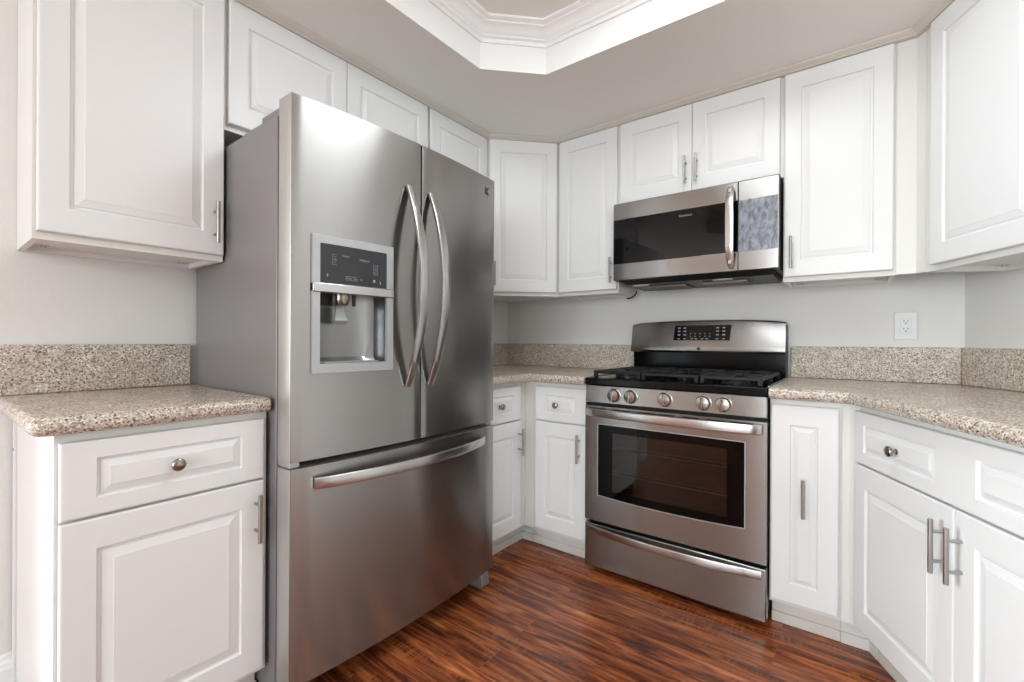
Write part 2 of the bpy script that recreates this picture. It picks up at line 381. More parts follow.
# ------------------------------------------------------------------ doors, fronts, pulls
def panel_front(w, h, fields, t=.020):
    """front slab: local x 0..w, z 0..h, front face y=-t ... back y=-.001. fields: list of (x0,x1,z0,z1) raised fields (outer edge of groove)"""
    bm = B()
    def rect(x0, x1, z0, z1, y): return [bm.verts.new(p) for p in ((x0, y, z0), (x1, y, z0), (x1, y, z1), (x0, y, z1))]
    def ring(a, b):
        for i in range(4): bm.faces.new((a[i], a[(i+1) % 4], b[(i+1) % 4], b[i]))
    back = rect(0, w, 0, h, -.0012); bm.faces.new(back[::-1])
    r1 = rect(0, w, 0, h, -t+.004); ring(back, r1)
    r2 = rect(.0015, w-.0015, .0015, h-.0015, -t+.0012); ring(r1, r2)
    r3 = rect(.0045, w-.0045, .0045, h-.0045, -t); ring(r2, r3)
    def field(x0, x1, z0, z1):
        prev = rect(x0, x1, z0, z1, -t); first = prev
        m = min(x1-x0, z1-z0)
        s = 1.0 if m > .12 else max(.45, m/.12)
        for d, y in ((.0012, -.0015), (.0035, -.0075), (.0100, -.0080), (.0112, -.0052), (.0310, -.0012), (.0318, -.0001)):
            nr = rect(x0+d*s, x1-d*s, z0+d*s, z1-d*s, -t - y - 0.0)
            ring(prev, nr); prev = nr
        bm.faces.new(prev)
        return first
    fs = [field(*f) for f in fields]
    if len(fs) == 1: ring(r3, fs[0])
    else:
        # two fields side by side with a split line between them
        xm = (fields[0][1]+fields[1][0])/2
        mt, mb = bm.verts.new((xm, -t, h-.0045)), bm.verts.new((xm, -t, .0045))
        a, b = fs
        bm.faces.new((r3[0], mb, a[1], a[0])); bm.faces.new((mb, mt, a[2], a[1])); bm.faces.new((mt, r3[3], a[3], a[2])); bm.faces.new((r3[3], r3[0], a[0], a[3]))
        bm.faces.new((mb, r3[1], b[1], b[0])); bm.faces.new((r3[1], r3[2], b[2], b[1])); bm.faces.new((r3[2], mt, b[3], b[2])); bm.faces.new((mt, mb, b[0], b[3]))
    return bm
def bar_pull(parent, x, zc, y0=-.020, L=.138, out=.033):
    bm = B(); r = .0058
    lathe(bm, [(r*.8, -L/2), (r, -L/2+.001), (r, L/2-.001), (r*.8, L/2)], 14, 'z', (x, y0-out, zc))
    for s in (-.038, .038): lathe(bm, [(.0042, .0), (.0042, out)], 10, 'y', (x, y0, zc+s))
    return obj('handle', bm, 'steel_bar', parent, smooth=True, label='brushed nickel bar handle')
def knob(parent, x, z, y0=-.020):
    bm = B()
    lathe(bm, [(.008, 0), (.008, .002), (.0052, .004), (.0050, .011), (.0065, .013), (.0140, .0165), (.0160, .020), (.0158, .0235), (.0130, .0265), (.0070, .0285), (0, .029)], 22, 'y', (x, y0, z))
    return obj('knob', bm, 'nickel', parent, smooth=True, label='round satin nickel knob')
def front(root, kind, x0, x1, z0, z1, fields=None, hx=None, hz=None, kx=None, kz=None, mx=.061, mz=None, label=None):
    w, h = x1-x0, z1-z0
    if mz is None: mz = .041 if h < .25 else .070
    if fields is None: fields = [(mx, w-mx, mz, h-mz)]
    o = obj(kind, panel_front(w, h, fields), 'cab', root, label=label)
    o.location = (x0, 0, z0)
    if hx is not None: bar_pull(o, hx-x0, hz-z0)
    if kx is not None: knob(o, kx-x0, kz-z0)
    return o
def connector(parent, x, y, z):
    bm = B(); box(bm, x-.017, x+.017, y-.012, y+.012, z-.0035, z)
    f = obj('corner_bracket', bm, 'under', parent, bevel=.001)
    b2 = B()
    for dx, dy in ((-.009, .003), (.0, -.005), (.010, .003)): lathe(b2, [(.0028, -.0042), (.0028, -.0034)], 10, 'z', (x+dx, y+dy, z))
    obj('screw', b2, 'darkpl', f)
def upper(name, label, loc, rz, w, z0, z1, depth, doors, brackets=True, group='white upper wall cabinets', fr=.019):
    """local: x 0..w along the face, y=0 is front of the frame, doors in front (y<0), z measured from floor (root at z=0 of cabinet bottom)"""
    r = thing(name, label, 'cabinet', (loc[0], loc[1], z0), rz, group)
    h = z1-z0; bm = B(); t = .016
    box(bm, 0, t, fr, depth, 0, h); box(bm, w-t, w, fr, depth, 0, h)
    box(bm, t, w-t, fr, depth, .016, .028); box(bm, t, w-t, fr, depth, h-t, h); box(bm, t, w-t, depth-.006, depth, .028, h-t); box(bm, t, w-t, depth-.018, depth, 0, .016)
    obj('carcass', bm, 'cab', r)
    bm = B(); s = .038
    box(bm, 0, s, 0, fr-.0002, 0, h); box(bm, w-s, w, 0, fr-.0002, 0, h); box(bm, s, w-s, 0, fr-.0002, 0, s); box(bm, s, w-s, 0, fr-.0002, h-s, h)
    if len(doors) > 1: box(bm, w/2-s/2, w/2+s/2, 0, fr-.0002, s, h-s)
    obj('face_frame', bm, 'frame', r)
    if brackets:
        for x in (.045, w-.045): connector(r, x, depth-.05, .0155)
    for (x0, x1, za, zb, hx) in doors:
        front(r, 'door', x0, x1, za-z0, zb-z0, hx=hx, hz=za-z0+.102 if hx is not None else None)
    return r

# left wall (faces +X): local x runs +Y
RL = rad(90)
upper('wall_cabinet', 'large white raised-panel wall cabinet left of the fridge, above the granite counter', (XU-.020, -2.408, 0), RL, .4525, 1.349, ZC-.002, XU-.022,
      [(.0065, .4485, ZU0, ZU1, .419)])
upper('wall_cabinet', 'wide two-door white wall cabinet mounted directly above the fridge', (XU-.020, -1.9535, 0), RL, .917, 1.803, ZC-.002, XU-.022,
      [(.008, .4565, 1.823, ZU1, None), (.4595, .9095, 1.823, ZU1, None)], False)
upper('wall_cabinet', 'white wall cabinet between the over-fridge cabinet and the diagonal corner cabinet', (XU-.020, -1.0355, 0), RL, .4485, 1.349, ZC-.002, XU-.022,
      [(.009, .4445, ZU0, ZU1, .41)])
# diagonal corner cabinet
cr_ = thing('corner_wall_cabinet', 'white diagonal corner wall cabinet where the left and back walls meet', 'cabinet', (XU-.020, -.5865, 1.349), rad(45), 'white upper wall cabinets')
LW = math.hypot(.598-(XU-.020), .5985-(YU-.020))
inv = Matrix.Rotation(rad(-45), 4, 'Z')
def tl(x, y): v = inv @ Vector((x-(XU-.020), y+.5865, 0)); return (v.x, v.y)
body = [tl(XU-.020, -.586), tl(.5975, -(YU-.020)), tl(.5975, -.002), tl(.002, -.002), tl(.002, -.586)]
bm = B(); h = ZC-.002-1.349
prism(bm, [(body[0][0], body[0][1]+.020), (body[1][0], body[1][1]+.020), body[2], body[3], body[4]], .014, h); obj('carcass', bm, 'cab', cr_)
bm = B(); s = .03; l0, l1 = body[0][0], body[1][0]
box(bm, l0, l0+s, 0, .0185, 0, h); box(bm, l1-s, l1, 0, .0185, 0, h); box(bm, l0+s, l1-s, 0, .0185, 0, s); box(bm, l0+s, l1-s, 0, .0185, h-s, h)
obj('face_frame', bm, 'frame', cr_)
front(cr_, 'door', l0+.024, l1-.016, ZU0-1.349, ZU1-1.349, hx=l0+.056, hz=.122)
connector(cr_, l0+.1, .09, .0135)
# back wall (faces -Y)
upper('wall_cabinet', 'narrow tall white wall cabinet between corner cabinet and microwave', (.5985, -(YU-.020), 0), 0, .3795, 1.349, ZC-.002, YU-.022,
      [(.009, .373, ZU0, ZU1, .347)])
upper('wall_cabinet', 'short two-door white wall cabinet directly above the microwave', (.979, -(YU-.020), 0), 0, .7705, 1.812, ZC-.002, YU-.022,
      [(.0105, .3835, 1.822, ZU1, .357), (.3855, .7585, 1.822, ZU1, .409)], False)
upper('wall_cabinet', 'tall white wall cabinet immediately right of the microwave', (1.7503, -(YU-.020), 0), 0, .3785, 1.349, ZC-.002, YU-.022,
      [(.0045, .3715, ZU0, ZU1, .032)])
# angled wall upper with filler
ux, uy = 2.187, -(YU)
org = Vector((ux, uy, 0)) - nrm*.020
upper('wall_cabinet', 'large white wall cabinet on the angled right wall, cut by the frame edge', (org.x+dirw.x*.020, org.y+dirw.y*.020, 0), -TH, .98, 1.349, ZC-.002, .264,
      [(.050, .500, ZU0, ZU1, None), (.504, .954, ZU0, ZU1, .54)])
f0 = (2.1293, -(YU-.020)); f1 = (ux-.001, -(YU-.020)); 
q0 = (org.x+dirw.x*.019, org.y+dirw.y*.019)
qn = (q0[0]-nrm.x*.018, q0[1]-nrm.y*.018)
fx_ = f1[0]+.003
bm = B(); prism(bm, [f0, (2.190, -(YU-.020)), q0, qn, (2.197, -.258), (2.1293, -.258)], 1.352, ZC-.003)
tag(obj('filler_panel', bm, 'frame'), 'white corner filler strip between the tall back cabinet and angled wall cabinet', 'filler panel')

# ------------------------------------------------------------------ base cabinets
ZK = .105
def base(name, label, loc, rz, w, depth, parts, toe=(0, None), fr=.019, group='white base cabinets', toe_setback=.065, sl=.03, sr=.03, zt=.872):
    r = thing(name, label, 'cabinet', (loc[0], loc[1], 0), rz, group)
    bm = B()
    box(bm, 0, .016, fr, depth, .0, zt); box(bm, w-.016, w, fr, depth, 0, zt); box(bm, .016, w-.016, fr, depth, ZK, ZK+.016); box(bm, .016, w-.016, depth-.006, depth, ZK+.016, zt)
    # notch at the toe: side panels stop behind the kick
    bm2 = B()
    box(bm2, 0, .016, fr, depth, ZK, zt); box(bm2, w-.016, w, fr, depth, ZK, zt); box(bm2, 0, .016, toe_setback+.012, depth, 0, ZK); box(bm2, w-.016, w, toe_setback+.012, depth, 0, ZK)
    box(bm2, .016, w-.016, fr, depth, ZK, ZK+.016); box(bm2, .016, w-.016, depth-.006, depth, ZK+.016, zt); bm.free()
    obj('carcass', bm2, 'cab', r)
    bm = B(); s = .03
    box(bm, 0, sl, 0, fr-.0002, ZK, zt); box(bm, w-sr, w, 0, fr-.0002, ZK, zt); box(bm, sl, w-sr, 0, fr-.0002, ZK, ZK+s); box(bm, sl, w-sr, 0, fr-.0002, zt-s, zt)
    if ZD: box(bm, sl, w-sr, 0, fr-.0002, ZD-.012, ZD+.02)
    obj('face_frame', bm, 'frame', r)
    bm = B(); x1 = w if toe[1] is None else toe[1]
    box(bm, toe[0], x1, toe_setback, toe_setback+.012, 0.001, ZK-.001)
    box(bm, toe[0], x1, toe_setback-.010, toe_setback, 0.001, .040)
    obj('toe_kick', bm, 'toe', r, bevel=.002)
    for p_ in parts: front(r, **p_)
    return r
zb0, zg0, zg1 = ZDB, ZD-.003, ZD+.003
base('base_cabinet', 'white base cabinet left of the fridge, with one drawer and one door', (XB-.020, -2.4085, 0), RL, .4525, .598,
     [dict(kind='drawer_front', x0=.0065, x1=.4395, z0=zg1, z1=ZDT, kx=.2205, kz=.767, label='drawer front with a round knob'),
      dict(kind='door', x0=.0065, x1=.4395, z0=zb0, z1=zg0, hx=.414, hz=.572)])
# filler stile & tape on its end panel
lc = [o for o in bpy.data.objects if o.name == 'base_cabinet'][0]
bm = B(); box(bm, -.006, -.0005, .57, .598, .0, .868); obj('scribe_strip', bm, 'cab', lc)
bm = B(); box(bm, -.0075, -.0062, .578, .584, .752, .760); obj('tape_dot', bm, 'blue', lc)
# left leg of the back corner
base('base_cabinet', 'white base cabinet right beside the fridge, facing the room, left of the inner corner', (XB-.020, -1.030, 0), RL, .372, .598,
     [dict(kind='drawer_front', x0=.006, x1=.344, z0=zg1, z1=ZDT, kx=.165, kz=.764, label='drawer front with a round knob'),
      dict(kind='door', x0=.006, x1=.344, z0=zb0, z1=zg0, hx=.318, hz=.569)], toe=(0, None))
base('base_cabinet', 'narrow white base cabinet with one drawer and one door, left of the range', (.6065, -(YB-.020), 0), 0, .3735, .610,
     [dict(kind='drawer_front', x0=.0735, x1=.3695, z0=zg1, z1=ZDT, kx=.2055, kz=.764, label='drawer front with a round knob'),
      dict(kind='door', x0=.0735, x1=.3695, z0=zb0, z1=zg0, hx=.335, hz=.566)], sl=.088)
base('base_cabinet', 'slim white full-height-door base cabinet immediately right of the range', (1.7497, -(YB-.020), 0), 0, .2195, .610,
     [dict(kind='door', x0=.0055, x1=.2135, z0=zb0, z1=ZDT, hx=.1105, hz=.522, mz=.073)], toe=(0, None))
bxx, byy = 2.004, -YB
org = Vector((bxx, byy, 0)) - nrm*.020
base('sink_base_cabinet', 'wide white two-door base cabinet on the angled right run with two bar handles', (org.x, org.y, 0), -TH, .955, .583,
     [dict(kind='drawer_front', x0=.004, x1=.888, z0=zg1, z1=ZDT, fields=[(.052, .378, .040, .1325), (.506, .832, .040, .1325)], kx=.225, kz=.763, label='long false drawer front with two raised fields'),
      dict(kind='door', x0=.004, x1=.4445, z0=zb0, z1=zg0, hx=.417, hz=.567),
      dict(kind='door', x0=.4465, x1=.888, z0=zb0, z1=zg0, hx=.4705, hz=.565)], toe=(0, None), toe_setback=.0655, sr=.08)
# corner filler beside it
g0 = (1.970, -(YB-.020)); g1 = (2.0085-.0135, -(YB-.020))
qx = (org.x-dirw.x*.0005, org.y-dirw.y*.0005)
bm = B(); prism(bm, [(1.9697, -(YB-.020)), (1.9925, -(YB-.020)), qx, (qx[0]-nrm.x*.018, qx[1]-nrm.y*.018), (1.9697, -(YB-.042))], ZK+.001, .872)
tq = Vector((org.x, org.y, 0)) - nrm*.0655 - dirw*.0006
for oo, hh in ((0, ZK-.001), (-.010, .040)):
    yy = -.553 + oo; t0 = tq + nrm*(-oo)*1.0; t1 = t0 - nrm*.012
    def at_y(p_, y): k = (y-p_.y)/dirw.y; return (p_.x+dirw.x*k, y)
    prism(bm, [(1.9697, yy), at_y(t0, yy), (t0.x, t0.y), (t1.x, t1.y), at_y(t1, yy+.012), (1.9697, yy+.012)], .001, hh)
tag(obj('filler_panel', bm, 'frame'), 'white vertical filler strip between the slim base cabinet and angled sink base', 'filler panel')
# inner-corner filler on the left
bm = B(); prism(bm, [(.6055, -.6575), (.6055, -.6185), (.5895, -.6185), (.5895, -.6575)], ZK+.001, .872)
prism(bm, [(.5285, -.6575), (.5405, -.6575), (.5405, -.553), (.606, -.553), (.606, -.541), (.5285, -.541)], .001, ZK-.001)
prism(bm, [(.5405, -.6575), (.5505, -.6575), (.5505, -.563), (.606, -.563), (.606, -.553), (.5405, -.553)], .001, .040)
tag(obj('filler_panel', bm, 'frame'), 'white filler post in the inner corner of the left base cabinets', 'filler panel')

# ------------------------------------------------------------------ countertops
def round_corner(pts, i, r, n=6):
    p = Vector(pts[i]); a = Vector(pts[i-1]); b = Vector(pts[(i+1) % len(pts)])
    da, db = (a-p).normalized(), (b-p).normalized(); out = []
    ang = da.angle(db); t = r/math.tan(ang/2); cc = p + (da+db).normalized()*(r/math.sin(ang/2))
    s, e = p+da*t, p+db*t
    a0 = math.atan2(*(s-cc).yx); a1 = math.atan2(*(e-cc).yx); d = (a1-a0+PI) % (2*PI)-PI
    for k in range(n+1): x = a0+d*k/n; out.append((cc.x+r*math.cos(x), cc.y+r*math.sin(x)))
    return list(pts[:i]) + out + list(pts[i+1:])
def inset_poly(pts, offs):
    """pts in order, offs[i] = inward distance of the edge i -> i+1"""
    n = len(pts); A = sum(pts[i][0]*pts[(i+1) % n][1]-pts[(i+1) % n][0]*pts[i][1] for i in range(n)); sg = 1 if A > 0 else -1
    L = []
    for i in range(n):
        p, q = Vector(pts[i]), Vector(pts[(i+1) % n]); d = (q-p).normalized(); nn = Vector((-d.y, d.x))*sg
        L.append((p+nn*offs[i], d))
    out = []
    for i in range(n):
        (p, d), (q, e) = L[i-1], L[i]; cr_ = d.x*e.y-d.y*e.x
        t = ((q-p).x*e.y-(q-p).y*e.x)/cr_; out.append(tuple(p+d*t))
    return out
def counter(label, pts, free, corners, splashes, z0=.874, z1=.915, rb=.0195):
    """free: edges that show (rounded nose); corners: {vertex: (radius, +1 convex / -1 concave)}"""
    r = thing('countertop', label, 'countertop', (pts[0][0], pts[0][1], z0), 0, 'granite countertops')
    ox, oy = pts[0]; h = z1-z0; prof = []
    for k in range(13):
        a = PI*k/12; prof.append((rb*(1-math.sin(a)), h/2-math.cos(a)*h/2))
    rings = []
    for d, z in prof:
        q = inset_poly(pts, [d if i in free else 0 for i in range(len(pts))])
        for i in sorted(corners, reverse=True):
            rr, sgn = corners[i]; q = round_corner(q, i, max(rr-sgn*d, .002))
        rings.append([(x-ox, y-oy, z) for x, y in q])
    bm = loft(B(), rings)
    obj('slab', bm, 'granite', r, smooth=True)
    for sp in splashes:
        bm = B(); prism(bm, [(x-ox, y-oy) for x, y in sp], z1-z0+.0005, 1.066-z0)
        obj('backsplash', bm, 'splash', r, bevel=.004)
    return r
p1 = [(.0015, -1.962), (.0015, -2.452), (.649, -2.452), (.649, -1.962)]
counter('short granite countertop with backsplash left of the fridge', p1, (1, 2), {2: (.032, 1)}, [[(.0015, -1.9625), (.0015, -2.450), (.0205, -2.450), (.0205, -1.9625)]])
xr0, xr1 = .979, 1.7485
p2 = [(.0015, -.0015), (.0015, -1.032), (.658, -1.032), (.658, -.668), (xr0-.0015, -.668), (xr0-.0015, -.0015)]
counter('L-shaped granite countertop in the far corner between fridge and range', p2, (2, 3), {3: (.02, -1)},
        [[(.0015, -.0015), (.0015, -1.030), (.0205, -1.030), (.0205, -.0015)], [(.0210, -.0015), (.0210, -.0205), (xr0-.002, -.0205), (xr0-.002, -.0015)]])
qo = Vector((bxx, byy, 0)) + nrm*.030
tpar = (qo.y+.668)/dirw.y
ci = (qo.x - dirw.x*tpar, -.668)
e1 = Vector((*ci, 0)) + dirw*1.5
kk = math.tan(TH/2)
w0 = (XW-.0015, -.0015)
ew = W2(1.75, .0015)
e1b = W2(1.75, .665)
p3 = [(xr1+.0015, -.0015), (xr1+.0015, -.668), ci, e1b, ew, w0]
b0 = W2(.0, .0015); b1 = W2(1.745, .0015); b2 = W2(1.745, .0205)
ic = (XW-.0205*math.tan(TH/2), -.0205)
counter('long granite countertop turning along the angled wall, right of the range', p3, (1, 2), {2: (.05, -1)},
        [[(xr1+.0045, -.0015), (xr1+.0045, -.0205), (ic[0]-.0006, -.0205), (XW-.002, -.0015)], [(XW-.0008, -.002), (ic[0]+.0002, -.0206), b2, b1]])

# ------------------------------------------------------------------ refrigerator
FR = thing('refrigerator', 'stainless french-door refrigerator with bottom freezer drawer and ice dispenser', 'refrigerator', (0, 0, 0))
fy0, fy1, fyc = -1.949, -1.041, -1.495
def fcurve(y): return .7315 + .0285*(1-((y-fyc)/.454)**2)
bm = B(); box(bm, .025, .652, fy0+.0, fy1, .030, 1.745); obj('case', bm, 'side', FR, bevel=.003, label='grey painted metal case')
def fdoor(name, y0, y1, z0, z1, hole=None, seams=14):
    bm = B(); xb = .662
    ys = [y0 + (y1-y0)*i/seams for i in range(seams+1)]
    if hole: ys = sorted([y for y in ys if min(abs(y-hole[0]), abs(y-hole[1])) > .012] + [hole[0], hole[1]])
    zs = [z0, z1] if not hole else [z0, hole[2], hole[3], z1]
    e = .003
    def fx(y):
        x = fcurve(y)
        d = min(y-y0, y1-y)
        return x - (0 if d > e else e*(1-math.sqrt(max(0, 1-((e-d)/e)**2))))
    ys = sorted(set(ys + [y0+.0008, y0+.0018, y0+e, y1-e, y1-.0018, y1-.0008]))
    G = [[bm.verts.new((fx(y), y, z)) for z in zs] for y in ys]
    for i in range(len(ys)-1):
        for j in range(len(zs)-1):
            if hole and ys[i] >= hole[0]-1e-6 and ys[i+1] <= hole[1]+1e-6 and j == 1: continue
            bm.faces.new((G[i][j], G[i+1][j], G[i+1][j+1], G[i][j+1]))
    # sides, top, bottom, back
    bl = [bm.verts.new((xb, y0, z)) for z in zs]; br_ = [bm.verts.new((xb, y1, z)) for z in zs]
    for j in range(len(zs)-1):
        bm.faces.new((bl[j], G[0][j], G[0][j+1], bl[j+1])); bm.faces.new((br_[j], br_[j+1], G[-1][j+1], G[-1][j]))
    bm.faces.new([bl[0]] + [br_[0]] + [g[0] for g in G][::-1]); bm.faces.new([bl[-1]] + [g[-1] for g in G] + [br_[-1]])
    if not hole: bm.faces.new((bl[0], bl[-1], br_[-1], br_[0]))
    else:
        for j in range(len(zs)-1): bm.faces.new((bl[j], bl[j+1], br_[j+1], br_[j]))
    o = obj(name, bm, 'steel', FR, smooth=True)
    o.data.materials.append(MT['doorside']); o.data.materials.append(MT['dark'])
    for p in o.data.polygons:
        if abs(p.normal.y) > .8 and abs(p.center.y-y0) < .002 or abs(p.normal.z) > .9: p.material_index = 1
        if y0 > fy0+.1 and p.material_index == 1 and abs(p.normal.y) > .8: p.material_index = 2
    return o
rc = (-1.868, -1.641, 1.014, 1.372)     # opening behind the screen and the dispenser chamber
dl = fdoor('door', fy0, fyc+.0045, .7326, 1.7885, rc); dl['label'] = 'left fridge door with water and ice dispenser'
dr = fdoor('door', fyc+.0090, fy1, .7326, 1.7885); dr['label'] = 'right fridge door with emblem'
dz = fdoor('freezer_drawer', fy0, fy1, .086, .7125)
# dark gaskets behind doors
bm = B(); box(bm, .653, .6615, fy0+.012, fy1-.012, .10, 1.735); obj('gasket', bm, 'dark', FR)
# hinges and top covers
bm = B()
prism(bm, [(.40, fy0+.012), (.652, fy0+.012), (.652, fy0+.10), (.40, fy0+.10)], 1.7455, 1.762)
prism(bm, [(.52, fy0+.014), (.70, fy0+.014), (.70, fy0+.06), (.52, fy0+.06)], 1.762, 1.780)
obj('hinge_cover', bm, 'side', FR, bevel=.003)
bm = B()
prism(bm, [(.40, fy1-.10), (.652, fy1-.10), (.652, fy1-.012), (.40, fy1-.012)], 1.7455, 1.762)
obj('hinge_cover', bm, 'side', FR, bevel=.003)
bm = B(); box(bm, .655, .722, fy0+.004, fy0+.035, .7145, .7305); obj('hinge', bm, 'silver', FR, bevel=.002)
bm = B(); box(bm, .655, .722, fy1-.035, fy1-.004, .7145, .7305); obj('hinge', bm, 'silver', FR, bevel=.002)
# base grille and feet
bm = B(); box(bm, .60, .655, fy0+.05, fy1-.05, .030, .084)
for k in range(22): box(bm, .655, .660, fy0+.06+k*.036, fy0+.082+k*.036, .036, .078)
obj('base_grille', bm, 'dark', FR)
for ya, yb in ((fy0+.003, fy0+.05), (fy1-.05, fy1-.003)):
    bm = B(); loft(bm, [[(.58, y, .001), (.705, y, .001), (.716, y, .012), (.712, y, .050), (.690, y, .083), (.58, y, .083)] for y in (ya, yb)])
    obj('foot', bm, 'side', FR, bevel=.003)
# handles
def fhandle(y):
    pts = []; ws = []
    for i in range(25):
        t = i/24; z = .925+(1.622-.925)*t; s = 4*t*(1-t)
        pts.append((fcurve(y)+.006+.080*s, y, z)); ws.append(.026+.008*min(1, s*1.5))
    bm = B(); sweep_rect(bm, pts, (0, 1, 0), ws, .012)
    return bm
for y, dd in ((-1.550, dl), (-1.447, dr)):
    o = obj('handle', fhandle(y), 'steel_h', dd, smooth=True, label='bowed vertical stainless handle')
pts = []
for i in range(25):
    t = i/24; y = -1.884+(1.884-1.128)*t; s = math.sin(PI*t)
    pts.append((fcurve(y)+.012+.040*s**.7 if 0 < t < 1 else fcurve(y)+.010, y, .664))
bm = B(); sweep_rect(bm, pts, (0, 0, 1), .034, .013)
o = obj('handle', bm, 'steel_h', dz, smooth=True, label='bowed horizontal stainless handle')
# dispenser: frame, screen, bar, chamber, nozzle, paddle
def yz_frame(bm, yo, zo, yi, zi, t, lift):
    """bezel between outer (y0,y1),(z0,z1) and inner rectangle, following the door curve"""
    n = 8
    def X(y): return fcurve(y)+lift
    def slab(y0, y1, z0, z1):
        lo = []; 
        ring = []
        for i in range(n+1):
            y = y0+(y1-y0)*i/n; ring.append((y, X(y)))
        f = [[bm.verts.new((x, y, z)) for z in (z0, z1)] for y, x in ring]
        b = [[bm.verts.new((x-t, y, z)) for z in (z0, z1)] for y, x in ring]
        for i in range(n):
            bm.faces.new((f[i][0], f[i+1][0], f[i+1][1], f[i][1])); bm.faces.new((b[i][0], b[i][1], b[i+1][1], b[i+1][0]))
            bm.faces.new((f[i][0], b[i][0], b[i+1][0], f[i+1][0])); bm.faces.new((f[i][1], f[i+1][1], b[i+1][1], b[i][1]))
        bm.faces.new((f[0][0], f[0][1], b[0][1], b[0][0])); bm.faces.new((f[n][0], b[n][0], b[n][1], f[n][1]))
    if yi is None: slab(yo[0], yo[1], zo[0], zo[1]); return bm
    slab(yo[0], yi[0], zo[0], zo[1]); slab(yi[1], yo[1], zo[0], zo[1]); slab(yi[0], yi[1], zo[0], zi[0]); slab(yi[0], yi[1], zi[1], zo[1])
    return bm
yo = (-1.891, -1.615); yi = (-1.868, -1.641)
DP = obj('dispenser_frame', yz_frame(B(), yo, (.986, 1.398), yi, (1.014, 1.373), .014, .007), 'silver', dl)
obj('dispenser_bar', yz_frame(B(), yo, (1.226, 1.255), None, None, .02, .013), 'steel_h', dl, bevel=.003)
obj('control_screen', yz_frame(B(), yi, (1.2555, 1.3725), None, None, .006, .0045), 'screen', dl)
# printed marks on the screen
scr = [o for o in bpy.data.objects if o.name == 'control_screen'][0]
def mark(y, z, w, h, mat='ink', name='printed_mark', hollow=False):
    bm = B(); x = fcurve(y)+.0050
    if hollow:
        e = .0009
        for a in ((y-w/2, y+w/2, z-h/2, z-h/2+e), (y-w/2, y+w/2, z+h/2-e, z+h/2), (y-w/2, y-w/2+e, z-h/2+e, z+h/2-e), (y+w/2-e, y+w/2, z-h/2+e, z+h/2-e)): box(bm, x-.0004, x, a[0], a[1], a[2], a[3])
    else: box(bm, x-.0004, x, y-w/2, y+w/2, z-h/2, z+h/2)
    return obj(name, bm, mat, scr)
for y, z in ((-1.822, 1.337), (-1.822, 1.320), (-1.683, 1.322), (-1.683, 1.304)):
    mark(y, z, .016, .014, hollow=True); mark(y, z, .006, .0012)
text_mesh('screen_text', 'Freezer', .008, (fcurve(-1.787)+.0052, -1.787, 1.343), (PI/2, 0, PI/2), 'ink', scr)
text_mesh('screen_text', 'Refrigerator', .008, (fcurve(-1.722)+.0052, -1.722, 1.338), (PI/2, 0, PI/2), 'ink', scr)
mark(-1.755, 1.276, .066, .012, hollow=True)
for y, s_ in ((-1.776, 'Water'), (-1.755, 'Cube'), (-1.734, 'Ice')): text_mesh('screen_text', s_, .0075, (fcurve(y)+.0052, y, 1.276), (PI/2, 0, PI/2), 'ink', scr)
for y, z, w in ((-1.845, 1.280, .003), (-1.688, 1.276, .008), (-1.665, 1.272, .004)): mark(y, z, w, .009)
# chamber
bm = B(); n = 12; xf = .742; rings = []
ysr = [yi[0]+(yi[1]-yi[0])*i/n for i in range(n+1)]
def back(y): t = (y-yi[0])/(yi[1]-yi[0]); return .672+.020*(2*t-1)**4
zsr = [1.0145, 1.03, 1.15, 1.2255]
fr_ = [[bm.verts.new((fcurve(y)-.003, y, z)) for z in (zsr[0], zsr[-1])] for y in ysr]
bk = [[bm.verts.new((back(y)+(.012 if z < 1.02 else 0), y, z)) for z in zsr] for y in ysr]
for i in range(n):
    for j in range(len(zsr)-1): bm.faces.new((bk[i][j], bk[i+1][j], bk[i+1][j+1], bk[i][j+1]))
    bm.faces.new((fr_[i][0], fr_[i+1][0], bk[i+1][0], bk[i][0])); bm.faces.new((fr_[i][1], bk[i][-1], bk[i+1][-1], fr_[i+1][1]))
bm.faces.new([fr_[0][0]]+bk[0]+[fr_[0][1]]); bm.faces.new(([fr_[n][0]]+bk[n]+[fr_[n][1]])[::-1])
obj('dispenser_chamber', bm, 'chamber', dl, smooth=True)
bm = B(); lathe(bm, [(.026, 1.2254), (.026, 1.212), (.024, 1.200), (.019, 1.193), (.016, 1.193)], 20, 'z', (.712, -1.778, 0))
obj('ice_chute', bm, 'nickel', dl, smooth=True)
bm = B(); lathe(bm, [(.0065, 1.2254), (.006, 1.198), (.004, 1.192)], 12, 'z', (.722, -1.738, 0)); obj('water_nozzle', bm, 'darkpl', dl, smooth=True)
bm = B(); loft(bm, [[(.700, -1.792, 1.19), (.706, -1.792, 1.19), (.706, -1.764, 1.19), (.700, -1.764, 1.19)], [(.706, -1.796, 1.165), (.711, -1.796, 1.165), (.711, -1.760, 1.165), (.706, -1.760, 1.165)],
                    [(.714, -1.802, 1.146), (.719, -1.802, 1.146), (.719, -1.754, 1.146), (.714, -1.754, 1.146)], [(.706, -1.800, 1.138), (.711, -1.800, 1.136), (.711, -1.756, 1.136), (.706, -1.756, 1.138)]])
obj('dispenser_paddle', bm, 'silver', dl, bevel=.002)
bm = B(); box(bm, .690, fcurve(-1.75)-.006, -1.85, -1.66, 1.0150, 1.018)
obj('drip_tray', bm, 'silver', dl)
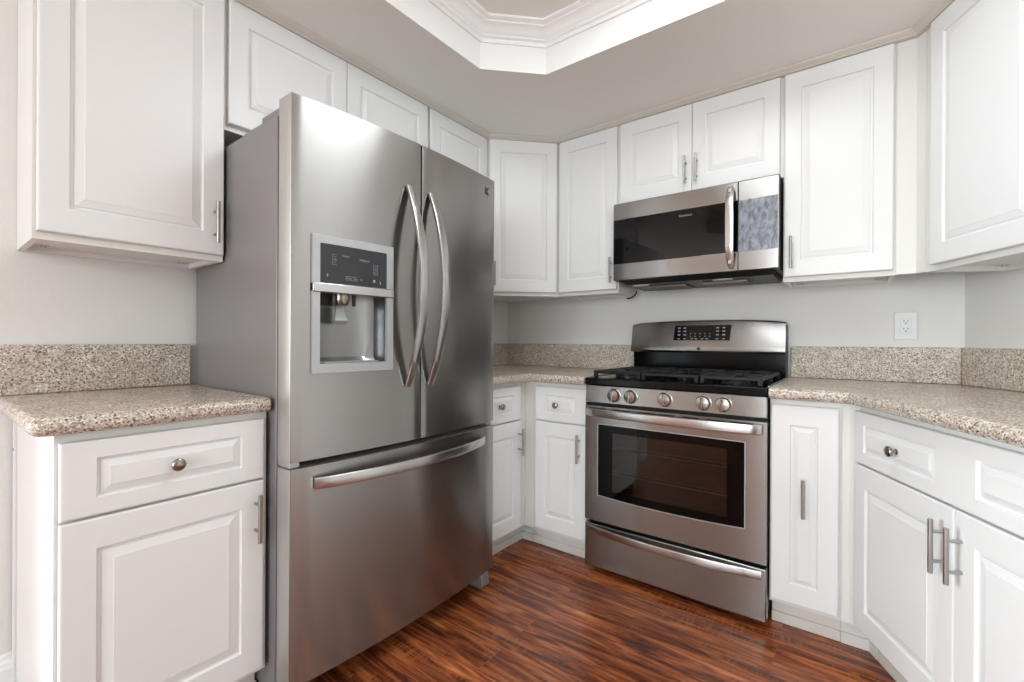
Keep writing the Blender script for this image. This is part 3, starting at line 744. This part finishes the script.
# emblem: square K badge and word plate
ye = -1.104; xe = fcurve(ye)+.0008
em = obj('emblem', bx(xe-.0006, xe, ye-.014, ye+.014, 1.704, 1.709), 'nickel', dr)
bm = B()
def poly_x(bm, pts, x0, x1):
    a = [bm.verts.new((x0, y, z)) for y, z in pts]; b = [bm.verts.new((x1, y, z)) for y, z in pts]; n = len(pts)
    for i in range(n): bm.faces.new((a[i], a[(i+1) % n], b[(i+1) % n], b[i]))
    bm.faces.new(a[::-1]); bm.faces.new(b)
poly_x(bm, [(ye-.012, 1.713), (ye-.006, 1.713), (ye-.006, 1.743), (ye-.012, 1.743)], xe-.0006, xe+.001)
poly_x(bm, [(ye-.003, 1.729), (ye+.006, 1.743), (ye+.013, 1.743), (ye+.003, 1.728), (ye+.013, 1.713), (ye+.006, 1.713)], xe-.0006, xe+.001)
obj('emblem_letter', bm, 'darkpl', em)

# ------------------------------------------------------------------ microwave
MW = thing('microwave', 'stainless over-the-range microwave with black glass door below the short cabinet', 'microwave', (0, 0, 0))
mx0, mx1, my, mz0, mz1 = .9825, 1.7425, -.358, 1.405, 1.804
obj('body', bx(mx0+.0, mx1, -.345, -.003, mz0-.001, 1.810), 'darkpl', MW, bevel=.003)
xs = 1.583
# door: frame of stainless with glass
bm = B(); box(bm, mx0, xs-.001, my, -.3455, 1.7195, mz1); box(bm, mx0, xs-.001, my, -.3455, mz0, 1.490)
dm = obj('door', bx(mx0, xs-.001, my+.002, -.3455, 1.4902, 1.7193), 'glass', MW)
dm['label'] = 'black glass microwave door'
obj('door_rail', bx(mx0, xs-.001, my, -.3455, 1.7195, mz1), 'steel', dm, bevel=.002, label='upper stainless rail')
obj('door_rail', bx(mx0, xs-.001, my, -.3455, mz0, 1.490), 'steel', dm, bevel=.002, label='lower stainless rail')
bm.free()
text_mesh('logo_text', 'Kenmore', .016, (1.352, my+.0016, 1.691), (PI/2, 0, 0), 'ink', dm)
pts = []; ws = []
for i in range(21):
    t = i/20; z = 1.420+(1.786-1.420)*t; s = math.sin(PI*t)
    pts.append((1.5555, my-.010-.030*min(1, s*1.6), z)); ws.append(.020+.016*s**.4 if 0 < t < 1 else .016)
bm = B(); sweep_rect(bm, pts, (1, 0, 0), ws, .011); 
box(bm, 1.549, 1.562, my-.030, my, 1.435, 1.450); box(bm, 1.549, 1.562, my-.030, my, 1.756, 1.771)
obj('handle', bm, 'steel_h', dm, smooth=True, label='bowed stainless microwave handle')
cp_ = obj('control_panel', bx(xs+.001, mx1, my+.001, -.3455, mz0, mz1), 'steel', MW, bevel=.002)
# filmed glass with slight wrinkles
bm = B(); nx, nz = 16, 24; G = []
x0_, x1_, z0_, z1_ = xs+.002, mx1-.004, 1.4885, 1.7185
for i in range(nx+1):
    G.append([bm.verts.new((x0_+(x1_-x0_)*i/nx, my-.0002-.0016*(random.random() if 0 < i < nx and 0 < j < nz else 0), z0_+(z1_-z0_)*j/nz)) for j in range(nz+1)])
for i in range(nx):
    for j in range(nz): bm.faces.new((G[i][j], G[i+1][j], G[i+1][j+1], G[i][j+1]))
edge = [G[i][0] for i in range(nx+1)]+[G[nx][j] for j in range(1, nz+1)]+[G[i][nz] for i in range(nx-1, -1, -1)]+[G[0][j] for j in range(nz-1, 0, -1)]
ring = [bm.verts.new((v.co.x, my+.001, v.co.z)) for v in edge]; n = len(edge)
for i in range(n): bm.faces.new((edge[i], edge[(i+1) % n], ring[(i+1) % n], ring[i]))
bm.faces.new(ring)
obj('keypad_film', bm, 'film', cp_, smooth=True, label='touch keypad under wrinkled clear film')
# underside: vent hood, filters, lamps
bm = B(); loft(bm, [[(mx0+.02, -.338, mz0-.0015), (mx1-.02, -.338, mz0-.0015), (mx1-.02, -.020, mz0-.0015), (mx0+.02, -.020, mz0-.0015)], [(mx0+.05, -.30, mz0-.022), (mx1-.03, -.30, mz0-.022), (mx1-.03, -.035, mz0-.030), (mx0+.05, -.035, mz0-.030)]])
hd = obj('hood_underside', bm, 'darkpl', MW)
for xa in (1.12, 1.40):
    bm = B(); box(bm, xa, xa+.20, -.23, -.07, mz0-.0345, mz0-.0255)
    for k in range(9): box(bm, xa+.006, xa+.194, -.222+k*.017, -.215+k*.017, mz0-.036, mz0-.0345)
    obj('grease_filter', bm, 'filter', hd)
for xa in (1.10, 1.50):
    bm = B(); lathe(bm, [(.045, mz0-.026), (.045, mz0-.020)], 24, 'z', (xa, -.268, 0)); 
    for v in bm.verts: v.co.y = -.268 + (v.co.y+.268)*.5
    obj('hood_lamp', bm, 'bulb', hd, smooth=True)
# black cable end hanging from the microwave's left underside
bm = B(); tube(bm, [(.990, -.06, 1.3785), (.992, -.062, 1.368), (.985, -.07, 1.352), (.978, -.085, 1.340), (.962, -.09, 1.334), (.945, -.09, 1.333)], .0042)
obj('power_cable', bm, 'darkpl', MW, smooth=True)

# ------------------------------------------------------------------ range
RG = thing('gas_range', 'stainless freestanding gas range with five knobs and black cooktop', 'range', (0, 0, 0))
gx0, gx1, gf = .984, 1.7445, -.660
obj('body', bx(gx0+.002, gx1-.002, -.612, -.030, .045, .878), 'darkpl', RG, bevel=.002)
# feet
for x in (gx0+.05, gx1-.05):
    for y in (-.57, -.09):
        bm = B(); lathe(bm, [(.018, .0005), (.018, .008), (.008, .012), (.008, .045)], 14, 'z', (x, y, 0)); obj('foot', bm, 'nickel', RG, smooth=True)
# storage drawer
dw = obj('storage_drawer', bx(gx0, gx1, gf, -.6125, .030, .230), 'steel', RG, bevel=.004)
pts = []; ws = []
for i in range(31):
    t = i/30; x = gx0+.016+(gx1-gx0-.032)*t; s = math.sin(PI*t)
    pts.append((x, gf-.004-.034*s, .207+.0*s)); ws.append(.034)
bm = B(); sweep_rect(bm, pts, (0, 0, 1), ws, .012)
obj('handle', bm, 'steel_h', dw, smooth=True, label='bowed full-width drawer pull')
# oven door with window opening (lower edge bowed)
wx0, wx1, wz1, wz0, sag = 1.047, 1.672, .702, .366, .010
dz0, dz1 = .2465, .783
def wlow(x): t = (x-wx0)/(wx1-wx0); return wz0 - sag*4*t*(1-t) + .006*0
bm = B(); n = 16
y_f, y_b = gf, -.6125
xsn = [wx0+(wx1-wx0)*i/n for i in range(n+1)]
cols = [gx0, gx0+.02] + xsn + [gx1-.02, gx1]
def rows(x):
    xc = min(max(x, wx0), wx1); return [dz0, wlow(xc), wz1, dz1]
for yy in (0, 1): pass
Fg = [[bm.verts.new((x, y_f, z)) for z in rows(x)] for x in cols]; Kg = [[bm.verts.new((x, y_b, z)) for z in rows(x)] for x in cols]
iw0, iw1 = 2, 2+n
for i in range(len(cols)-1):
    for j in range(3):
        if j == 1 and iw0 <= i < iw1: continue
        bm.faces.new((Fg[i][j], Fg[i+1][j], Fg[i+1][j+1], Fg[i][j+1])); bm.faces.new((Kg[i][j], Kg[i][j+1], Kg[i+1][j+1], Kg[i+1][j]))
    bm.faces.new((Fg[i][0], Kg[i][0], Kg[i+1][0], Fg[i+1][0])); bm.faces.new((Fg[i][3], Fg[i+1][3], Kg[i+1][3], Kg[i][3]))
    if iw0 <= i < iw1:
        for j in (1, 2): bm.faces.new((Fg[i][j], Fg[i+1][j], Kg[i+1][j], Kg[i][j]))
for j in range(3):
    bm.faces.new((Fg[0][j], Fg[0][j+1], Kg[0][j+1], Kg[0][j])); bm.faces.new((Fg[-1][j], Kg[-1][j], Kg[-1][j+1], Fg[-1][j+1]))
for i in (iw0, iw1): bm.faces.new((Fg[i][1], Kg[i][1], Kg[i][2], Fg[i][2]))
od = obj('oven_door', bm, 'steel', RG)
# bright window trim
bm = B(); tr = .0035
loop_o = [(wx0, wz1), (wx1, wz1)] + [(x, wlow(x)) for x in xsn[::-1]]
cxm, czm = (wx0+wx1)/2, (wz0+wz1)/2
def inset(pts, d): return [(x+(d if x < cxm-.28 else -d if x > cxm+.28 else 0), z+(d if z < czm else -d)) for x, z in pts]
O_ = [bm.verts.new((x, gf-.0012, z)) for x, z in loop_o]; I_ = [bm.verts.new((x, gf-.0012, z)) for x, z in inset(loop_o, tr)]; I2 = [bm.verts.new((x, gf+.004, z)) for x, z in inset(loop_o, tr)]; O2 = [bm.verts.new((x, gf+.004, z)) for x, z in loop_o]
m_ = len(loop_o)
for i in range(m_):
    j = (i+1) % m_
    bm.faces.new((O_[i], O_[j], I_[j], I_[i])); bm.faces.new((I_[i], I_[j], I2[j], I2[i])); bm.faces.new((O_[i], O2[i], O2[j], O_[j])); bm.faces.new((O2[i], I2[i], I2[j], O2[j]))
obj('window_trim', bm, 'silver', od)
# black glass border and clear centre
ix0, ix1, iz0, iz1 = 1.119, 1.605, .394, .664
bm = B(); yg = gf+.003
outer = [bm.verts.new((x, yg, z)) for x, z in inset(loop_o, tr-.001)]
il = [(ix0, iz1), (ix1, iz1), (ix1, iz0), (ix0, iz0)]
iv = [bm.verts.new((x, yg, z)) for x, z in il]
bm.faces.new((outer[0], outer[1], iv[1], iv[0])); bm.faces.new((outer[1], outer[2], iv[2], iv[1])); bm.faces.new([iv[3], iv[2]] + outer[2:]); bm.faces.new((outer[0], iv[0], iv[3], outer[-1]))
r_ = bmesh.ops.extrude_face_region(bm, geom=bm.faces[:]); bmesh.ops.translate(bm, verts=[g for g in r_['geom'] if isinstance(g, bmesh.types.BMVert)], vec=(0, .004, 0))
obj('glass_border', bm, 'panel', od)
obj('window_glass', bx(ix0, ix1, yg+.0005, yg+.0035, iz0, iz1), 'oglass', od)
# cavity seen through the glass
bm = B(); a0, a1, z0_, z1_ = 1.06, 1.665, .34, .705
v = lambda x, y, z: bm.verts.new((x, y, z))
F_ = [v(a0, -.6120, z0_), v(a1, -.6120, z0_), v(a1, -.6120, z1_), v(a0, -.6120, z1_)]; K_ = [v(a0, -.15, z0_), v(a1, -.15, z0_), v(a1, -.15, z1_), v(a0, -.15, z1_)]
# body front face sits in the way, so the cavity is a shallow liner in the door's own depth
bm.free()
bm = B(); box(bm, wx0+.004, wx1-.004, -.6165, -.6135, wz0-.003, wz1-.004)
obj('inner_liner', bm, 'cavity', od)
for zz in (.470, .585):
    bm = B(); tube(bm, [(ix0-.03, -.628, zz), (ix1+.02, -.628, zz)], .0018, 8); tube(bm, [(ix0-.03, -.621, zz+.012), (ix1+.02, -.621, zz+.012)], .0010, 6)
    for k in range(2): tube(bm, [(ix0+.2+.18*k, -.628, zz), (ix0+.2+.18*k, -.620, zz+.008)], .001, 6)
    obj('oven_rack', bm, 'rack', od, smooth=True)
# door top vents
bm = B()
for xa, xb in ((1.01, 1.09), (1.12, 1.21), (1.24, 1.32), (1.335, 1.40), (1.43, 1.50), (1.53, 1.60), (1.62, 1.70)): box(bm, xa, xb, gf-.0008, gf+.002, .770, .7745)
obj('vent_slots', bm, 'dark', od)
pts = []; ws = []
for i in range(31):
    t = i/30; x = gx0+.018+(gx1-gx0-.036)*t; s = math.sin(PI*t)
    pts.append((x, gf-.026-.026*s**.7 if 0 < t < 1 else gf-.016, .757))
bm = B(); sweep_rect(bm, pts, (0, 0, 1), .036, .014)
box(bm, gx0+.030, gx0+.058, gf-.030, gf, .748, .766); box(bm, gx1-.058, gx1-.030, gf-.030, gf, .748, .766)
obj('handle', bm, 'steel_h', od, smooth=True, label='full-width bowed oven door handle')
# control panel with knobs
bm = B(); loft(bm, [[(x, -.6125, .7985), (x, gf-.002, .7985), (x, gf+.004, .8790), (x, -.6125, .8790)] for x in (gx0, gx1)])
kp = obj('knob_panel', bm, 'steel', RG, bevel=.0025)
for x in (1.131, 1.210, 1.362, 1.517, 1.593):
    bm = B(); lathe(bm, [(.0315, 0), (.0315, .003), (.0285, .004), (.0275, .020), (.0250, .0245), (.010, .0265), (0, .027)], 28, 'y', (x, gf+.001, .839))
    kb = obj('control_knob', bm, 'nickel', kp, smooth=True)
    bm = B(); box(bm, x-.0045, x+.0045, gf-.031, gf-.024, .814, .864); obj('knob_grip', bm, 'nickel', kb, bevel=.0025)
    bm = B(); box(bm, x-.0010, x+.0010, gf-.0316, gf-.0310, .845, .861); obj('pointer', bm, 'darkpl', kb)
bm = B(); box(bm, gx0, gx1, gf+.003, -.6128, .7845, .7975); obj('shadow_gap', bm, 'dark', RG)
# black cooktop tray
bm = B(); box(bm, gx0-.002, gx1+.002, gf-.002, -.075, .8795, .9140)
obj('cooktop', bm, 'black', RG, bevel=.005, seg=3)
# silver side lips
for x in (gx0-.002, gx1-.003):
    obj('side_trim', bx(x, x+.005, gf+.04, -.080, .9142, .9170), 'silver', RG)
# burners
def burner(x, y, r, oval=1):
    bm = B(); lathe(bm, [(r*1.25, .9142), (r*1.2, .919), (r*1.0, .921), (r*.98, .928), (0, .928)], 28, 'z', (x, y, 0))
    if oval != 1:
        for v_ in bm.verts: v_.co.y = y+(v_.co.y-y)*oval
    o = obj('burner', bm, 'darkpl', RG, smooth=True)
    bm = B(); lathe(bm, [(r*.92, .9282), (r*.92, .933), (r*.86, .9355), (0, .936)], 28, 'z', (x, y, 0))
    if oval != 1:
        for v_ in bm.verts: v_.co.y = y+(v_.co.y-y)*oval
    obj('burner_cap', bm, 'iron', o, smooth=True)
for a in ((1.125, -.50, .040), (1.125, -.22, .032), (1.605, -.50, .045), (1.605, -.22, .030), (1.365, -.36, .030, 2.2)): burner(*a)
# cast iron grates
def grate(x0, x1, y0, y1, cs):
    bm = B(); t = .013; zt0, zt1 = .932, .946
    def bar(xa, xb, ya, yb): box(bm, xa, xb, ya, yb, zt0, zt1)
    bar(x0, x1, y0, y0+t); bar(x0, x1, y1-t, y1); bar(x0, x0+t, y0+t, y1-t); bar(x1-t, x1, y0+t, y1-t)
    for (cx_, cy_) in cs:
        g = .022
        bar(x0+t, cx_-g, cy_-t/2, cy_+t/2); bar(cx_+g, x1-t, cy_-t/2, cy_+t/2)
        ylo = y0+t if cy_ < (y0+y1)/2 or len(cs) == 1 else (y0+y1)/2+t/2; yhi = y1-t if cy_ > (y0+y1)/2 or len(cs) == 1 else (y0+y1)/2-t/2
        bar(cx_-t/2, cx_+t/2, ylo, cy_-g); bar(cx_-t/2, cx_+t/2, cy_+g, yhi)
        for sx in (-1, 1):
            for sy in (-1, 1):
                p0 = Vector((cx_+sx*.025, cy_+sy*.025, 0)); p1 = Vector((x0+t/2 if sx < 0 else x1-t/2, cy_+sy*.095, 0)); d = (p1-p0).normalized(); nn = Vector((-d.y, d.x, 0))*t/2
                prism(bm, [((p0+nn).x, (p0+nn).y), ((p1+nn).x, (p1+nn).y), ((p1-nn).x, (p1-nn).y), ((p0-nn).x, (p0-nn).y)], zt0, zt1-.001)
    if len(cs) > 1: bar(x0+t, x1-t, (y0+y1)/2-t/2, (y0+y1)/2+t/2)
    for x in (x0, x1-t*1.4):
        for y in (y0, (y0+y1)/2-t*.7, y1-t*1.4): box(bm, x, x+t*1.4, y, y+t*1.4, .9142, zt0+.002)
    obj('grate', bm, 'iron', RG, bevel=.0025)
grate(gx0+.022, 1.236, -.622, -.105, [(1.125, -.50), (1.125, -.22)])
grate(1.241, 1.487, -.622, -.105, [(1.365, -.36)])
grate(1.492, gx1-.022, -.622, -.105, [(1.605, -.50), (1.605, -.22)])
# backguard
bm = B(); box(bm, gx0-.001, gx1-.004, -.072, -.024, .9145, 1.035)
box(bm, gx0-.001, gx1-.004, -.078, -.072, 1.000, 1.006); box(bm, gx0+.002, gx1-.004, -.0745, -.024, .8795, .9142)
obj('backguard_base', bm, 'black', RG)
obj('backguard_side', bx(gx1-.0038, gx1-.0006, -.088, -.024, .916, 1.170), 'darkpl', RG)
bm = B(); n = 24; rings = []
for i in range(n+1):
    t = i/n; x = gx0-.007 + (gx1+.003-gx0)*t; zt = 1.183+.018*(1-(2*t-1)**2)**.6
    rings.append([(x, -.024, 1.036), (x, -.060, 1.026), (x, -.094, 1.027), (x, -.103, 1.038), (x, -.104, 1.052), (x, -.098, 1.066), (x, -.080, zt-.012), (x, -.074, zt-.003), (x, -.064, zt), (x, -.024, zt)])
bm = loft(bm, rings)
bg = obj('control_console', bm, 'steel', RG, smooth=True, label='stainless console with clock and keypad')
# console display (black, tapered) lies on the sloped face
def cy(z): return -.0995+(z-1.066)/.123*.018
bm = B(); dz_ = [(1.214, 1.094), (1.496, 1.094), (1.503, 1.172), (1.222, 1.172)]
a_ = [bm.verts.new((x, cy(z)-.0016, z)) for x, z in dz_]; b__ = [bm.verts.new((x, cy(z)+.002, z)) for x, z in dz_]
for i in range(4): bm.faces.new((a_[i], a_[(i+1) % 4], b__[(i+1) % 4], b__[i]))
bm.faces.new(a_[::-1]); bm.faces.new(b__)
dsp = obj('display', bm, 'panel', bg)
bm = B()
def kpad(x, z, w, h): box(bm, x-w/2, x+w/2, cy(z)-.0022, cy(z)-.0010, z-h/2, z+h/2)
for z in (1.158, 1.141, 1.122):
    for x in (1.244, 1.274, 1.438, 1.468): kpad(x, z, .013, .006)
for z in (1.128, 1.114):
    for k in range(5): kpad(1.304+k*.024, z, .004, .005)
for x in (1.244, 1.274, 1.312, 1.332, 1.364, 1.386, 1.436, 1.468): kpad(x, 1.101, .012, .004)
obj('keypad_marks', bm, 'ink', dsp)
eb = obj('emblem', bx(1.338, 1.360, -.1056, -.1036, 1.038, 1.058), 'nickel', bg)
obj('emblem_inlay', bx(1.341, 1.357, -.1060, -.1054, 1.041, 1.055), 'darkpl', eb)

# ------------------------------------------------------------------ wall outlet
OT = thing('wall_outlet', 'white duplex wall outlet on the back wall above the granite backsplash', 'outlet', (2.178, -.001, 1.158))
bm = B(); box(bm, -.039, .039, -.005, 0, -.060, .060); obj('cover_plate', bm, 'outlet', OT, bevel=.0025)
bm = B(); box(bm, -.017, .017, -.0075, -.0052, -.034, .034); dv = obj('receptacle', bm, 'outlet', OT, bevel=.0015)
bm = B()
for s in (-.0165, .0165):
    box(bm, -.0075, -.0055, -.0078, -.0074, s+.000, s+.009); box(bm, .0050, .0070, -.0078, -.0074, s+.001, s+.008)
    lathe(bm, [(.0026, .0074), (.0026, .0078)], 10, 'y', (0, 0, s-.006))
obj('socket_slots', bm, 'dark', dv)
bm = B()
for s in (-.048, .048): lathe(bm, [(.0028, .005), (.0028, .0058)], 10, 'y', (0, 0, s))
obj('screw', bm, 'outlet', OT)

# ------------------------------------------------------------------ unseen ceiling lamp, put in the tray to light the far corner
LP = thing('unseen_ceiling_lamp', 'unseen round white flush ceiling lamp, put in the tray towards the far corner', 'lamp', (1.60, -1.40, ZT))
bm = B(); lathe(bm, [(.31, -.001), (.31, -.020), (.28, -.020), (.28, -.001)], 40, 'z'); obj('lamp_base', bm, 'nickel', LP, smooth=True)
bm = B(); lathe(bm, [(.300, -.0205), (.305, -.085), (.296, -.085), (.290, -.0205)], 40, 'z'); obj('lamp_rim', bm, 'lampside', LP, smooth=True)
bm = B(); lathe(bm, [(0, -.070), (.289, -.070), (.288, -.078), (.15, -.084), (0, -.086)], 40, 'z'); obj('unseen_lamp_shade', bm, 'lamp', LP, smooth=True)

# ------------------------------------------------------------------ unseen pendant lamps, added behind the camera as fill light
for k, (x, y, lab) in enumerate(((1.3, -4.7, 'unseen white globe pendant added as fill light, nearer the left wall'), (3.6, -4.9, 'unseen white globe pendant added as fill light, nearer the right wall'))):
    pl = thing('fill_pendant', lab, 'lamp', (x, y, 1.75), 0, 'added fill pendants')
    bm = B(); lathe(bm, [(.16*math.sin(PI*i/14), -.16*math.cos(PI*i/14)) for i in range(15)], 28, 'z'); obj('unseen_lamp_shade', bm, 'globe', pl, smooth=True)
    bm = B(); lathe(bm, [(.02, .158), (.02, .19), (.004, .195), (.004, ZC-1.75-.02), (.05, ZC-1.75-.02), (.05, ZC-1.75-.001)], 16, 'z'); obj('cord', bm, 'nickel', pl, smooth=True)
